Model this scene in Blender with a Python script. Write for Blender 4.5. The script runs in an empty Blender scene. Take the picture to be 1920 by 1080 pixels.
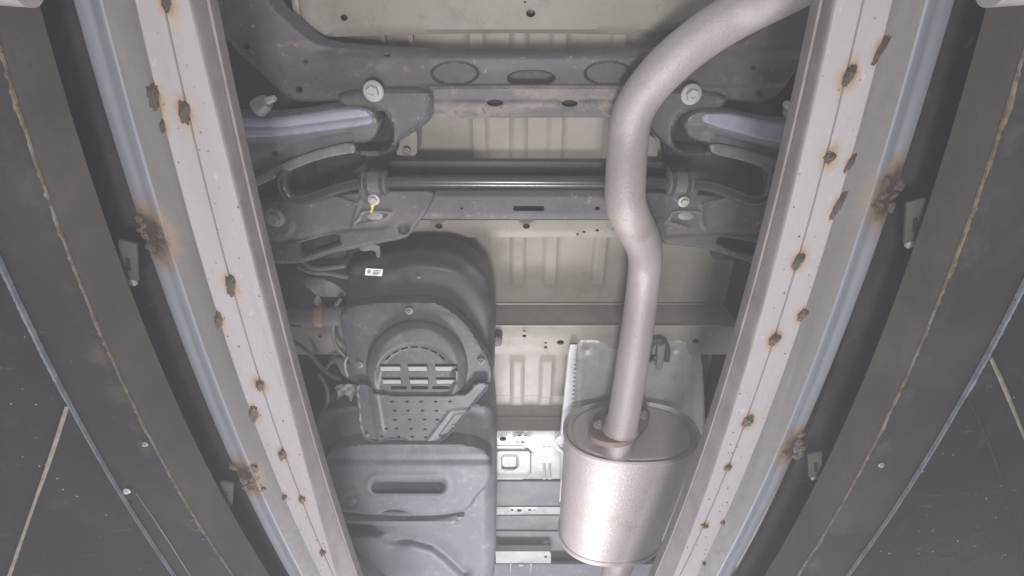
import bpy, bmesh, math, random
import numpy as np
from mathutils import Vector, noise, geometry
random.seed(4)
sc = bpy.context.scene
COL = sc.collection

# ------------------------------------------------------------------ camera, world, lamps, exposure
TILT = math.radians(30)
FPX = 1000.0                       # focal length in pixels of a 1920 wide picture
cam_d = bpy.data.cameras.new('camera'); cam = bpy.data.objects.new('camera', cam_d); COL.objects.link(cam)
cam_d.sensor_width = 36; cam_d.lens = 36 * FPX / 1920; cam_d.clip_start = 0.02; cam_d.clip_end = 50
cam.rotation_euler = (0, 0, 0)
from mathutils import Matrix
Fv = Vector((0, math.sin(TILT), math.cos(TILT))); Uv = Vector((0, -math.cos(TILT), math.sin(TILT))); Xv = Vector((1, 0, 0))
cam.matrix_world = Matrix((Xv, Uv, -Fv)).transposed().to_4x4()
sc.camera = cam

w = bpy.data.worlds.new('World'); sc.world = w; w.use_nodes = True
w.node_tree.nodes['Background'].inputs[0].default_value = (0.93, 0.95, 1.0, 1)
w.node_tree.nodes['Background'].inputs[1].default_value = 0.55

def lamp(name, loc, aim, sx, sy, power, col):
    l = bpy.data.lights.new(name, 'AREA'); l.shape = 'RECTANGLE'; l.size = sx; l.size_y = sy; l.energy = power; l.color = col
    o = bpy.data.objects.new(name, l); COL.objects.link(o); o.location = loc
    o.rotation_euler = (Vector(aim) - Vector(loc)).to_track_quat('-Z', 'Y').to_euler()
lamp('inspection_lamp', (0.0, 0.14, -0.40), (0, 0.45, 1), 0.14, 0.14, 10.5, (1.0, 0.965, 0.975))
lamp('pit_lamp', (0.0, 1.75, -0.12), (0, .9, .9), 0.4, 0.3, 25, (0.965, 0.935, 1.0))

sc.view_settings.view_transform = 'Standard'; sc.view_settings.look = 'None'
sc.view_settings.exposure = 0.0; sc.view_settings.gamma = 1.0
sc.cycles.max_bounces = 6

# ------------------------------------------------------------------ picture point -> place
def ray(px, py):
    return Fv + Xv * ((px - 960) / FPX) - Uv * ((py - 540) / FPX)
def PZ(px, py, z):
    d = ray(px, py); return d * (z / d.z)
def PYp(px, py, y):
    d = ray(px, py); return d * (y / d.y)
def PD(px, py, depth):
    return ray(px, py) * depth

# ------------------------------------------------------------------ materials
def srgb(r, g, b):
    f = lambda c: (c / 255 / 12.92) if c <= 10 else ((c / 255 + 0.055) / 1.055) ** 2.4
    return (f(r), f(g), f(b), 1)
def mat(name, c1, c2, scale=9, rough=0.6, metal=0.0, bump=0.15, bscale=120, specks=None, stain=None, rvar=0.15, attr=None, stretch=None, spec=0.3, rsc=4):
    m = bpy.data.materials.new(name); m.use_nodes = True; nt = m.node_tree; N = nt.nodes; L = nt.links
    b = N['Principled BSDF']
    tc = N.new('ShaderNodeTexCoord'); src = tc.outputs['Object']
    if stretch:
        mp = N.new('ShaderNodeMapping'); mp.inputs['Scale'].default_value = stretch; L.new(src, mp.inputs[0]); ssrc = mp.outputs[0]
    else: ssrc = src
    def nz(sca, det=5, ro=0.6, s=None):
        n = N.new('ShaderNodeTexNoise'); n.inputs['Scale'].default_value = sca; n.inputs['Detail'].default_value = det
        n.inputs['Roughness'].default_value = ro; L.new(s or src, n.inputs['Vector']); return n.outputs['Fac']
    def ramp(f, a, bb):
        r = N.new('ShaderNodeMapRange'); r.inputs['From Min'].default_value = a; r.inputs['From Max'].default_value = bb
        r.interpolation_type = 'SMOOTHSTEP'; L.new(f, r.inputs['Value']); return r.outputs['Result']
    def mix(f, a, bb):
        x = N.new('ShaderNodeMix'); x.data_type = 'RGBA'; L.new(f, x.inputs[0])
        for v, k in ((a, 6), (bb, 7)):
            if isinstance(v, tuple): x.inputs[k].default_value = v
            else: L.new(v, x.inputs[k])
        return x.outputs[2]
    big = nz(scale, 6, 0.65, ssrc)
    col = mix(ramp(big, 0.3, 0.7), c1, c2)
    if stain:
        for (sc_, lo, hi, c, *st) in stain:
            sv = src
            if st:
                mp2 = N.new('ShaderNodeMapping'); mp2.inputs['Scale'].default_value = st[0]; L.new(src, mp2.inputs[0]); sv = mp2.outputs[0]
            col = mix(ramp(nz(sc_, 7, 0.7, sv), lo, hi), col, c)
    if specks:
        for (sc_, lo, hi, c) in specks:
            v = N.new('ShaderNodeTexVoronoi'); v.inputs['Scale'].default_value = sc_; L.new(src, v.inputs['Vector'])
            n2 = nz(sc_ * 0.12, 2)
            mm = N.new('ShaderNodeMath'); mm.operation = 'MULTIPLY'
            L.new(ramp(v.outputs['Distance'], hi, lo), mm.inputs[0]); L.new(ramp(n2, 0.46, 0.58), mm.inputs[1])
            col = mix(mm.outputs[0], col, c)
    if attr:
        a = N.new('ShaderNodeAttribute'); a.attribute_name = 'scorch'
        n3 = nz(70, 6, 0.7)
        ad = N.new('ShaderNodeMath'); ad.operation = 'ADD'; L.new(a.outputs['Fac'], ad.inputs[0])
        s1 = N.new('ShaderNodeMath'); s1.operation = 'MULTIPLY_ADD'; L.new(n3, s1.inputs[0]); s1.inputs[1].default_value = 0.9; s1.inputs[2].default_value = -0.45
        L.new(s1.outputs[0], ad.inputs[1])
        col = mix(ramp(ad.outputs[0], 0.1, 0.7), col, attr[0])
        col = mix(ramp(ad.outputs[0], 0.5, 1.1), col, attr[1])
    L.new(col, b.inputs['Base Color'])
    rr = N.new('ShaderNodeMapRange'); rr.inputs['To Min'].default_value = max(0.05, rough - rvar); rr.inputs['To Max'].default_value = min(1, rough + rvar)
    L.new(nz(scale * rsc, 5), rr.inputs['Value']); L.new(rr.outputs['Result'], b.inputs['Roughness'])
    b.inputs['Metallic'].default_value = metal; b.inputs['Specular IOR Level'].default_value = spec
    if bump:
        bp = N.new('ShaderNodeBump'); bp.inputs['Strength'].default_value = bump; bp.inputs['Distance'].default_value = 0.002
        L.new(nz(bscale, 8, 0.7, ssrc if stretch else None), bp.inputs['Height']); L.new(bp.outputs[0], b.inputs['Normal'])
    return m

M = {}
M['body'] = mat('body_paint', (0.33, 0.303, 0.255, 1), (0.385, 0.355, 0.305, 1), 5, 0.45, 0, 0.06, 60, specks=[(140, 0.05, 0.16, (0.16, 0.14, 0.12, 1))], stain=[(7, 0.50, 0.72, (0.275, 0.245, 0.205, 1)), (30, 0.58, 0.74, (0.27, 0.24, 0.205, 1)), (3, .5, .7, (0.40, 0.37, 0.33, 1))])
M['bare'] = mat('bright_primer', (0.33, 0.33, 0.32, 1), (0.45, 0.445, 0.435, 1), 14, 0.36, 0.15, 0.08, 90, stain=[(18, 0.52, 0.75, (0.42, 0.41, 0.40, 1))])
M['sub'] = mat('dusty_black_steel', (0.088, 0.086, 0.090, 1), (0.125, 0.116, 0.113, 1), 12, 0.48, 0.0, 0.25, 170,
               stain=[(16, 0.50, 0.74, (0.185, 0.160, 0.142, 1)), (34, 0.58, 0.72, (0.25, 0.185, 0.14, 1)), (8, 0.5, 0.7, (0.07, 0.069, 0.07, 1)), (80, 0.60, 0.70, (0.24, 0.22, 0.21, 1))], specks=[(210, 0.04, 0.14, (0.30, 0.28, 0.26, 1))])
M['sub2'] = mat('dusty_grey_steel', (0.135, 0.133, 0.142, 1), (0.18, 0.172, 0.178, 1), 12, 0.42, 0.1, 0.2, 170,
               stain=[(20, 0.52, 0.76, (0.24, 0.20, 0.175, 1))], specks=[(200, 0.04, 0.16, (0.42, 0.38, 0.33, 1))])
M['lip'] = mat('dirt_caked_steel', (0.13, 0.122, 0.125, 1), (0.165, 0.152, 0.15, 1), 14, 0.6, 0.0, 0.4, 190,
               stain=[(22, 0.46, 0.66, (0.26, 0.23, 0.205, 1), (.35, 1, 1)), (60, 0.55, 0.68, (0.30, 0.24, 0.20, 1)), (90, 0.58, 0.68, (0.10, 0.10, 0.105, 1))])
M['bar'] = mat('glossy_black_bar', (0.05, 0.05, 0.054, 1), (0.062, 0.06, 0.062, 1), 5, 0.24, 0.2, 0, 100, rvar=0.04, spec=0.7)
M['plastic'] = mat('black_plastic', (0.046, 0.045, 0.047, 1), (0.066, 0.063, 0.063, 1), 6, 0.42, 0, 0.12, 110, stain=[(12, 0.5, 0.8, (0.10, 0.092, 0.088, 1)), (70, 0.62, 0.70, (0.11, 0.10, 0.10, 1))], rvar=0.1)
M['plastic2'] = mat('grey_plastic', (0.075, 0.074, 0.080, 1), (0.105, 0.10, 0.104, 1), 8, 0.42, 0, 0.12, 130, stain=[(18, 0.5, 0.8, (0.15, 0.138, 0.132, 1)), (50, 0.56, 0.70, (0.15, 0.14, 0.135, 1)), (140, 0.60, 0.68, (0.19, 0.18, 0.18, 1))], rvar=0.1)
M['arm'] = mat('lamp_lit_dusty_steel', (0.255, 0.250, 0.305, 1), (0.31, 0.304, 0.36, 1), 12, 0.45, 0.05, 0.2, 170, stain=[(24, 0.55, 0.76, (0.28, 0.245, 0.24, 1))])  # lamp reflection on the dusty arms put into a lavender colour
M['tank'] = mat('tank_plastic', (0.118, 0.117, 0.134, 1), (0.155, 0.15, 0.165, 1), 5, 0.5, 0, 0.12, 120, stain=[(11, 0.55, 0.8, (0.25, 0.23, 0.225, 1)), (45, 0.58, 0.75, (0.25, 0.225, 0.22, 1)), (130, 0.60, 0.68, (0.27, 0.26, 0.26, 1)), (4, .5, .7, (0.10, 0.097, 0.108, 1)), (22, .52, .72, (0.19, 0.175, 0.172, 1), (1, .3, 1))], rvar=0.12)
M['void'] = mat('dark_liner_and_shade', (0.04, 0.039, 0.039, 1), (0.065, 0.061, 0.058, 1), 5, 0.8, 0, 0.2, 40, stain=[(9, 0.5, 0.8, (0.085, 0.078, 0.072, 1))])  # dark liners, and the shade behind holes put into colour
M['exh'] = mat('aluminised_pipe', (0.385, 0.345, 0.333, 1), (0.435, 0.393, 0.38, 1), 8, 0.40, 0.16, 0.6, 300, stain=[(6, 0.50, 0.76, (0.40, 0.33, 0.265, 1)), (14, 0.56, 0.76, (0.31, 0.275, 0.268, 1)), (40, 0.62, 0.76, (0.30, 0.26, 0.245, 1)), (150, 0.58, 0.66, (0.42, 0.39, 0.375, 1))], specks=[(60, 0.03, 0.08, (0.18, 0.14, 0.12, 1))], rvar=0.38, rsc=22, spec=0.9)
M['flange'] = mat('rusty_flange', (0.145, 0.105, 0.09, 1), (0.21, 0.165, 0.145, 1), 30, 0.7, 0.2, 0.4, 150)
M['alu'] = mat('heat_shield_foil', (0.56, 0.55, 0.545, 1), (0.66, 0.645, 0.635, 1), 14, 0.36, 0.45, 0.9, 130, stain=[(16, 0.55, 0.78, (0.42, 0.37, 0.32, 1))])
M['foil'] = mat('bright_foil_edge', (0.82, 0.82, 0.82, 1), (0.92, 0.92, 0.92, 1), 40, 0.3, 0.0, 0.3, 200)
M['rail'] = mat('pale_primed_steel', (0.25, 0.232, 0.233, 1), (0.305, 0.285, 0.287, 1), 6, 0.6, 0, 0.1, 150, attr=(srgb(146, 128, 112), srgb(100, 84, 72)), stretch=(1, 0.2, 1),
                specks=[(95, 0.05, 0.15, (0.17, 0.13, 0.10, 1)), (33, 0.02, 0.06, (0.10, 0.08, 0.07, 1))], stain=[(7, 0.55, 0.8, (0.27, 0.228, 0.205, 1)), (26, 0.54, 0.78, (0.22, 0.20, 0.197, 1), (1, 0.07, 1)), (120, 0.60, 0.70, (0.37, 0.35, 0.35, 1), (1, .4, 1)), (60, 0.66, 0.76, (0.22, 0.185, 0.17, 1), (1, 0.1, 1))])
M['railside'] = mat('worn_shaded_steel', (0.19, 0.172, 0.165, 1), (0.25, 0.228, 0.22, 1), 20, 0.65, 0, 0.3, 120, attr=(srgb(150, 126, 106), srgb(105, 88, 76)),
                stain=[(50, 0.5, 0.75, (0.19, 0.155, 0.135, 1), (1, 0.3, 1)), (24, 0.6, 0.8, (0.30, 0.28, 0.29, 1))])  # darker than the tubes: side-face shade put into the worn colour
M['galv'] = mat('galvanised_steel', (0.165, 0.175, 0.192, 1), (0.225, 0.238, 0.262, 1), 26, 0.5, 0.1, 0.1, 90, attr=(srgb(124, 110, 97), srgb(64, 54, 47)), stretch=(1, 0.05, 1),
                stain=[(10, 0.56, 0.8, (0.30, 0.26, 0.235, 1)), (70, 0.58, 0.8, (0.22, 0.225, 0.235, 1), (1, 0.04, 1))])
M['galvweb'] = mat('shaded_zinc_face', (0.105, 0.100, 0.094, 1), (0.145, 0.139, 0.131, 1), 20, 0.6, 0.0, 0.1, 90, attr=(srgb(124, 110, 97), srgb(64, 54, 47)), stretch=(1, 0.05, 1),
                stain=[(10, 0.56, 0.8, (0.125, 0.108, 0.094, 1)), (70, 0.58, 0.8, (0.17, 0.17, 0.17, 1), (1, 0.04, 1))])  # darker galvanised copy, shade of the inner face put into its colour
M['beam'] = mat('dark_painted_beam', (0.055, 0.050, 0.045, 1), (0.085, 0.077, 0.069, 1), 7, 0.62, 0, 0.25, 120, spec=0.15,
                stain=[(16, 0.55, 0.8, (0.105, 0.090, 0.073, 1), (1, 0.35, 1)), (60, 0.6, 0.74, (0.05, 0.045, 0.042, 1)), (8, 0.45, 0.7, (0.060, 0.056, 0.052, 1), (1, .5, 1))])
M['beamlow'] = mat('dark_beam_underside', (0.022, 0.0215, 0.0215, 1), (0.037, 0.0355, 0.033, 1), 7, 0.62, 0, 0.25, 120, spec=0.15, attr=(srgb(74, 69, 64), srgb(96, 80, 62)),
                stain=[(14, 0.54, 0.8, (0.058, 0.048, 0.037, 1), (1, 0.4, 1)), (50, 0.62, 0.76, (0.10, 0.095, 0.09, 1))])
M['rust'] = mat('rusty_edge', (0.085, 0.06, 0.038, 1), (0.17, 0.128, 0.08, 1), 50, 0.85, 0, 0.6, 200, stain=[(110, 0.5, 0.58, (0.07, 0.058, 0.05, 1)), (25, 0.5, 0.6, (0.15, 0.14, 0.13, 1))])
M['plate'] = mat('scuffed_black_plate', (0.014, 0.0145, 0.015, 1), (0.024, 0.0245, 0.025, 1), 4, 0.7, 0.0, 0.2, 90, spec=0.06,
                stain=[(26, 0.58, 0.76, (0.036, 0.036, 0.034, 1), (1, 0.25, 1)), (9, 0.55, 0.7, (0.034, 0.033, 0.030, 1)), (160, 0.62, 0.70, (0.09, 0.09, 0.085, 1)), (38, .62, .70, (.06, .06, .057, 1), (.2, 1, 1))], specks=[(70, 0.03, 0.09, (0.42, 0.41, 0.37, 1))])
M['chip'] = mat('chipped_bare_edge', (0.09, 0.105, 0.125, 1), (0.19, 0.205, 0.225, 1), 45, 0.5, 0.1, 0.4, 200, stain=[(90, 0.56, 0.66, (0.07, 0.075, 0.08, 1))])
M['seal'] = mat('tan_sealant', (0.14, 0.125, 0.10, 1), (0.22, 0.20, 0.16, 1), 60, 0.8, 0, 0.5, 200)
M['weld'] = mat('burnt_weld', (0.085, 0.068, 0.055, 1), (0.27, 0.225, 0.185, 1), 300, 0.35, 0.5, 1.0, 300, rvar=0.25)
M['bolt'] = mat('zinc_bolt', (0.42, 0.41, 0.38, 1), (0.52, 0.50, 0.46, 1), 60, 0.5, 0.2, 0.1, 200)
M['dull'] = mat('dusty_bolt', (0.24, 0.225, 0.215, 1), (0.32, 0.295, 0.28, 1), 60, 0.55, 0.2, 0.2, 200)
M['paper'] = mat('white_label_paper', (0.78, 0.78, 0.76, 1), (0.82, 0.82, 0.80, 1), 20, 0.5, 0, 0)
M['ink'] = mat('black_print', (0.06, 0.06, 0.06, 1), (0.10, 0.10, 0.09, 1), 90, 0.6, 0, 0)
M['yellow'] = mat('yellow_paint_mark', (0.62, 0.50, 0.10, 1), (0.70, 0.58, 0.2, 1), 90, 0.5, 0, 0)
M['orange'] = mat('orange_tape', (0.26, 0.17, 0.11, 1), (0.32, 0.22, 0.145, 1), 200, 0.7, 0, 0.2)
M['louver'] = mat('pale_louver', (0.36, 0.345, 0.34, 1), (0.42, 0.405, 0.40, 1), 60, 0.6, 0, 0.1)
M['tape'] = mat('torn_cloth_tape', (0.20, 0.18, 0.17, 1), (0.33, 0.30, 0.28, 1), 50, 0.85, 0, 0.6, 150)

# ------------------------------------------------------------------ object helpers
def empty(name, loc):
    o = bpy.data.objects.new(name, None); o.empty_display_size = 0.05; COL.objects.link(o); o.location = loc; return o
def origin(o):
    v = Vector((0, 0, 0))
    while o is not None: v += o.location; o = o.parent
    return v
def link(name, verts, faces, material, parent, smooth=35, loc=None, label=None):
    """verts are given in world space; the object is placed at loc (world) under its parent"""
    v = np.asarray([tuple(p) for p in verts], float)
    if loc is None: loc = Vector(v.mean(axis=0))
    loc = Vector(loc)
    me = bpy.data.meshes.new(name); me.from_pydata((v - np.array(loc)).tolist(), [], faces); me.update()
    me.materials.append(material)
    if smooth:
        me.shade_smooth(); me.set_sharp_from_angle(angle=math.radians(smooth))
    o = bpy.data.objects.new(name, me); COL.objects.link(o); o.parent = parent
    o.location = loc - (origin(parent) if parent else Vector((0, 0, 0)))
    if label: o['label'] = label
    return o
def place(name, me, parent, loc, rot=(0, 0, 0), s=1.0, label=None):
    o = bpy.data.objects.new(name, me); COL.objects.link(o); o.parent = parent
    o.location = Vector(loc) - (origin(parent) if parent else Vector((0, 0, 0))); o.rotation_euler = rot
    o.scale = (s, s, s) if not hasattr(s, '__len__') else s
    if label: o['label'] = label
    return o

def chaikin(pts, n=2, closed=True):
    p = np.array(pts, float)
    for _ in range(n):
        if closed: q = np.roll(p, -1, 0); a = .75 * p + .25 * q; b = .25 * p + .75 * q; p = np.empty((2 * len(a), 2)); p[0::2] = a; p[1::2] = b
        else:
            a = .75 * p[:-1] + .25 * p[1:]; b = .25 * p[:-1] + .75 * p[1:]
            r = np.empty((2 * len(a), p.shape[1])); r[0::2] = a; r[1::2] = b; p = np.vstack([p[:1], r, p[-1:]])
    return p
def resample(p, s):
    out = []
    for a, b in zip(p, np.roll(p, -1, 0)):
        n = max(1, int(np.ceil(np.hypot(*(b - a)) / s)))
        for k in range(n): out.append(a + (b - a) * k / n)
    out = np.array(out); keep = [0]
    for i in range(1, len(out)):
        if np.hypot(*(out[i] - out[keep[-1]])) > s * 0.3: keep.append(i)
    return out[keep]
def inside(P, poly):
    x, y = P[:, 0], P[:, 1]; r = np.zeros(len(P), bool)
    for (x1, y1), (x2, y2) in zip(poly, np.roll(poly, -1, 0)):
        c = ((y1 > y) != (y2 > y)); r ^= c & (x < (x2 - x1) * (y - y1) / ((y2 - y1) if y2 != y1 else 1e-9) + x1)
    return r
def dist(P, poly, closed=True):
    A = np.array(poly, float); B = np.roll(A, -1, 0)
    if not closed: A = A[:-1]; B = B[:-1]
    d = np.full(len(P), 1e9)
    for a, b in zip(A, B):
        ab = b - a; t = np.clip(((P - a) @ ab) / max(ab @ ab, 1e-9), 0, 1)
        d = np.minimum(d, np.hypot(*(P - a - t[:, None] * ab).T))
    return d
def ss(x, a, b):
    t = np.clip((x - a) / (b - a), 0, 1); return t * t * (3 - 2 * t)
def ell(cx, cy, rx, ry, n=18, a0=0):
    return [(cx + rx * math.cos(a0 + 2 * math.pi * k / n), cy + ry * math.sin(a0 + 2 * math.pi * k / n)) for k in range(n)]
def rrect(x0, y0, x1, y1, r, n=4):
    o = []
    for cx, cy, a in ((x1 - r, y1 - r, 0), (x0 + r, y1 - r, 90), (x0 + r, y0 + r, 180), (x1 - r, y0 + r, 270)):
        for k in range(n + 1):
            t = math.radians(a + 90 * k / n); o.append((cx + r * math.cos(t), cy + r * math.sin(t)))
    return o

def sheet(name, outline, z0, material, parent, holes=(), h=None, step=8, rnd=0, skirt=0.006, hskirt=0.006, sm=1, plane='z', label=None, slope=None, smooth=38, hrnd=0):
    """a pressed metal or plastic sheet: outline as seen from the camera, laid out at height z0 (or depth y0), with relief h(P, d)
    in metres away from the camera, edges rounded over rnd px and turned up by skirt"""
    out = resample(chaikin(outline, sm) if sm else np.array(outline, float), step)
    hs = [resample(np.array(q, float), min(step, 6)) for q in holes]
    x0, y0 = out.min(0); x1, y1 = out.max(0)
    gx, gy = np.meshgrid(np.arange(x0 + step * .5, x1, step), np.arange(y0 + step * .5, y1, step)); G = np.stack([gx.ravel(), gy.ravel()], 1)
    G = G[inside(G, out)]; G = G[dist(G, out) > step * .5]
    for q in hs: G = G[~inside(G, q)]; G = G[dist(G, q) > min(step * .5, 3)] if len(G) else G
    rings = [out] + hs; V = [tuple(p) for r in rings for p in r] + [tuple(p) for p in G]
    Ed = []; o = 0; own = []
    for r in rings:
        Ed += [(o + k, o + (k + 1) % len(r)) for k in range(len(r))]; o += len(r)
    vs, es, fs, ov, oe, of = geometry.delaunay_2d_cdt([Vector(v) for v in V], Ed, [], 0, 1e-4)
    VP = np.array([tuple(v) for v in vs]); T = np.array([f for f in fs if len(f) == 3]); C = VP[T].mean(1)
    k = inside(C, out)
    for q in hs: k &= ~inside(C, q)
    T = T[k]
    d = dist(VP, out); H = np.zeros(len(VP))
    if rnd:
        R = rnd; dd = np.clip(d, 0, R); H += (R - np.sqrt(np.maximum(R * R - (R - dd) ** 2, 0))) * 0.001
    if hrnd:
        for q in hs:
            R = hrnd; dd = np.clip(dist(VP, q), 0, R); H += (R - np.sqrt(np.maximum(R * R - (R - dd) ** 2, 0))) * 0.001
    if h is not None: H = H + h(VP, d)
    W = []
    for (px, py), hh in zip(VP, H):
        if plane == 'z':
            zz = z0 + (slope(px, py) if slope else 0); p = PZ(px, py, zz + hh)
        else: p = PYp(px, py, z0 + hh)
        W.append(p)
    upv = Vector((0, 0, 1)) if plane == 'z' else Vector((0, 1, 0))
    faces = []
    ecount = {}
    for t in T:
        a, b, c = (VP[i] for i in t); n = (b[0] - a[0]) * (c[1] - a[1]) - (b[1] - a[1]) * (c[0] - a[0])
        t = tuple(int(i) for i in (t if n < 0 else t[::-1])); faces.append(t)
        for i in range(3):
            e = (t[i], t[(i + 1) % 3]); ecount[e] = 1
    bnd = [e for e in ecount if (e[1], e[0]) not in ecount]
    dmin = {i: d[i] for e in bnd for i in e}; m = {}
    for i in dmin:
        m[i] = len(W); W.append(W[i] + upv * (skirt if dmin[i] < 0.01 else hskirt))
    for a, b in bnd: faces.append((b, a, m[a], m[b]))
    return link(name, W, faces, material, parent, smooth, label=label)

def tube(name, pts, radii, material, parent, segs=20, n=3, caps=True, label=None, smooth=40, flat=1.0):
    P = np.array([tuple(p) for p in pts], float); R = np.array(radii if hasattr(radii, '__len__') else [radii] * len(P), float)
    Q = chaikin(np.hstack([P, R[:, None]]), n, closed=False)
    P, R = Q[:, :3], Q[:, 3]; V = []; F = []; N0 = None
    for i in range(len(P)):
        t = Vector(P[min(i + 1, len(P) - 1)] - P[max(i - 1, 0)]).normalized()
        if N0 is None: N0 = t.orthogonal().normalized()
        N0 = (N0 - t * N0.dot(t)).normalized(); B = t.cross(N0)
        for k in range(segs):
            a = 2 * math.pi * k / segs; V.append(Vector(P[i]) + (N0 * math.cos(a) + B * math.sin(a) * flat) * R[i])
    for i in range(len(P) - 1):
        for k in range(segs):
            F.append((i * segs + k, i * segs + (k + 1) % segs, (i + 1) * segs + (k + 1) % segs, (i + 1) * segs + k))
    if caps: F.append(tuple(range(segs))[::-1]); F.append(tuple((len(P) - 1) * segs + k for k in range(segs)))
    return link(name, V, F, material, parent, smooth, label=label)

def box(name, c, s, material, parent, bev=0.002, rot=0, label=None):
    bm = bmesh.new(); bmesh.ops.create_cube(bm, size=1); bmesh.ops.scale(bm, vec=s, verts=bm.verts)
    if bev: bmesh.ops.bevel(bm, geom=list(bm.edges), offset=bev, segments=2, affect='EDGES', profile=.6)
    bmesh.ops.rotate(bm, matrix=Matrix.Rotation(rot, 3, 'Z'), verts=bm.verts)
    bm.verts.index_update()
    V = [v.co + Vector(c) for v in bm.verts]; F = [tuple(v.index for v in f.verts) for f in bm.faces]; bm.free()
    return link(name, V, F, material, parent, 40, loc=c, label=label)

def bolt_mesh(name, m, flange=True, stud=False):
    """hex bolt seen from below, 1 unit = flange radius, axis -Z"""
    V = []; F = []
    def ring(n, r, z, a0=0):
        i = len(V); V.extend([(r * math.cos(a0 + 2 * math.pi * k / n), r * math.sin(a0 + 2 * math.pi * k / n), z) for k in range(n)]); return list(range(i, i + n))
    def bridge(a, b):
        for k in range(len(a)): F.append((a[k], b[k], b[(k + 1) % len(a)], a[(k + 1) % len(a)]))
    if flange:
        rs = [ring(24, 1.0, 0.12), ring(24, 1.0, -0.05), ring(24, .93, -0.16), ring(24, .7, -0.26)]
        for a, b in zip(rs, rs[1:]): bridge(a, b)
        F.append(tuple(rs[-1]))
    rs = [ring(6, .64, -0.1), ring(6, .64, -0.66), ring(6, .55, -0.76), ring(6, .30, -0.78), ring(6, .26, -0.70)]
    for a, b in zip(rs, rs[1:]): bridge(a, b)
    F.append(tuple(rs[-1]))
    if stud:
        rs = [ring(10, .26, -0.6), ring(10, .26, -1.15), ring(10, .20, -1.22)]
        for a, b in zip(rs, rs[1:]): bridge(a, b)
        F.append(tuple(rs[-1]))
    me = bpy.data.meshes.new(name); me.from_pydata(V, [], [f[::-1] for f in F]); me.update()
    bm = bmesh.new(); bm.from_mesh(me); bmesh.ops.recalc_face_normals(bm, faces=bm.faces); bm.to_mesh(me); bm.free()
    me.materials.append(m); me.shade_smooth(); me.set_sharp_from_angle(angle=math.radians(30)); return me
BOLT = bolt_mesh('bolt', M['bolt']); BOLTB = bolt_mesh('bolt', M['louver']); BOLTD = bolt_mesh('bolt', M['dull']); NUT = bolt_mesh('nut', M['dull'], stud=True)
def bolt(px, py, z, r, parent, me=None, name='bolt', label=None, a=0):
    return place(name, me or BOLT, parent, PZ(px, py, z), (0, 0, a), r, label)

# ------------------------------------------------------------------ the two welded rails and lift beams
EDGE = {'seamL': (0.118, -0.088, -0.287), 'wL': (0.181, -0.121, -0.310), 'ridL': (0.162, -0.115, -0.338), 'rusL': (0.208, -0.177, -0.432),
        'dkL': (0.184, -0.139, -0.389), 'inL': (0.054, -0.039, -0.250)}
def fitq(pts):
    W = [PZ(x, y, .5) for x, y in pts]; return tuple(np.polyfit([p.y for p in W], [p.x for p in W], 2))
EDGE['wR'] = (-0.204, 0.110, 0.312); EDGE['ridR'] = (-0.199, 0.121, 0.341); EDGE['rusR'] = (-0.193, 0.176, 0.433)
EDGE['dkR'] = (-0.174, 0.148, 0.391); EDGE['inR'] = (-0.075, 0.041, 0.254)
EDGE['seamR'] = fitq([(1615, 0), (1600, 100), (1575, 200), (1555, 275), (1500, 465), (1451, 635), (1403, 790), (1362, 877), (1325, 970)])
EDGE['wiL'] = fitq([(365, 0), (385, 145), (415, 265), (470, 480), (515, 640), (570, 840), (628, 1070)])
EDGE['wiR'] = fitq([(1562, 0), (1545, 115), (1515, 240), (1475, 400), (1443, 525), (1400, 680), (1345, 860), (1285, 1070)])
for k_, p_ in {'wR': [(1672, 0), (1640, 150), (1605, 280), (1557, 440), (1530, 535), (1505, 600), (1440, 770), (1400, 883), (1355, 980), (1320, 1059)],
           'seamR': [(1615, 0), (1600, 100), (1575, 200), (1555, 275), (1500, 465), (1451, 635), (1403, 790), (1366, 866), (1335, 947), (1300, 1030)],
           'wiR': [(1562, 0), (1545, 115), (1515, 240), (1475, 400), (1443, 525), (1400, 680), (1345, 860), (1306, 958), (1264, 1078)],
           'inR': [(1532, 0), (1505, 150), (1480, 270), (1445, 425), (1424, 502), (1397, 587), (1355, 724), (1341, 780), (1308, 855), (1274, 958), (1247, 1041)],
           'ridR': [(1740, 0), (1710, 100), (1685, 200), (1660, 300), (1620, 430), (1585, 525), (1540, 655), (1485, 785), (1440, 880), (1400, 974), (1352, 1074)],
           'wL': [(255, 0), (280, 135), (310, 260), (340, 370), (385, 520), (390, 540), (425, 650), (465, 760), (533, 932), (590, 1062)],
           'inL': [(395, 0), (440, 210), (455, 300), (500, 520), (560, 700), (580, 790), (605, 870), (630, 960), (669, 1077)],
           'ridL': [(187, 0), (220, 120), (250, 250), (285, 370), (312, 450), (340, 540), (380, 655), (430, 785), (480, 900), (562, 1075)]}.items():
    EDGE[k_] = fitq(p_)
EDGE['plL'] = fitq([(0, 500), (65, 630), (130, 760), (215, 915), (325, 1080)])
EDGE['plR'] = fitq([(1917, 540), (1860, 660), (1812, 740), (1720, 890), (1660, 985), (1592, 1080)])
def ex(name, z, Y, zr=None):
    """x of a long steel edge lying at height z (the steel is slightly bowed)"""
    k = z / .5; a, b, c = EDGE[name]; y = Y / k; y1 = min(max(y, -0.12), 0.86)
    return k * (a * y1 * y1 + b * y1 + c + (2 * a * y1 + b) * (y - y1))
YS = np.linspace(-0.22, 1.5, 173)
WELDS = {'L': [], 'R': []}; BURN = []
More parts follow.
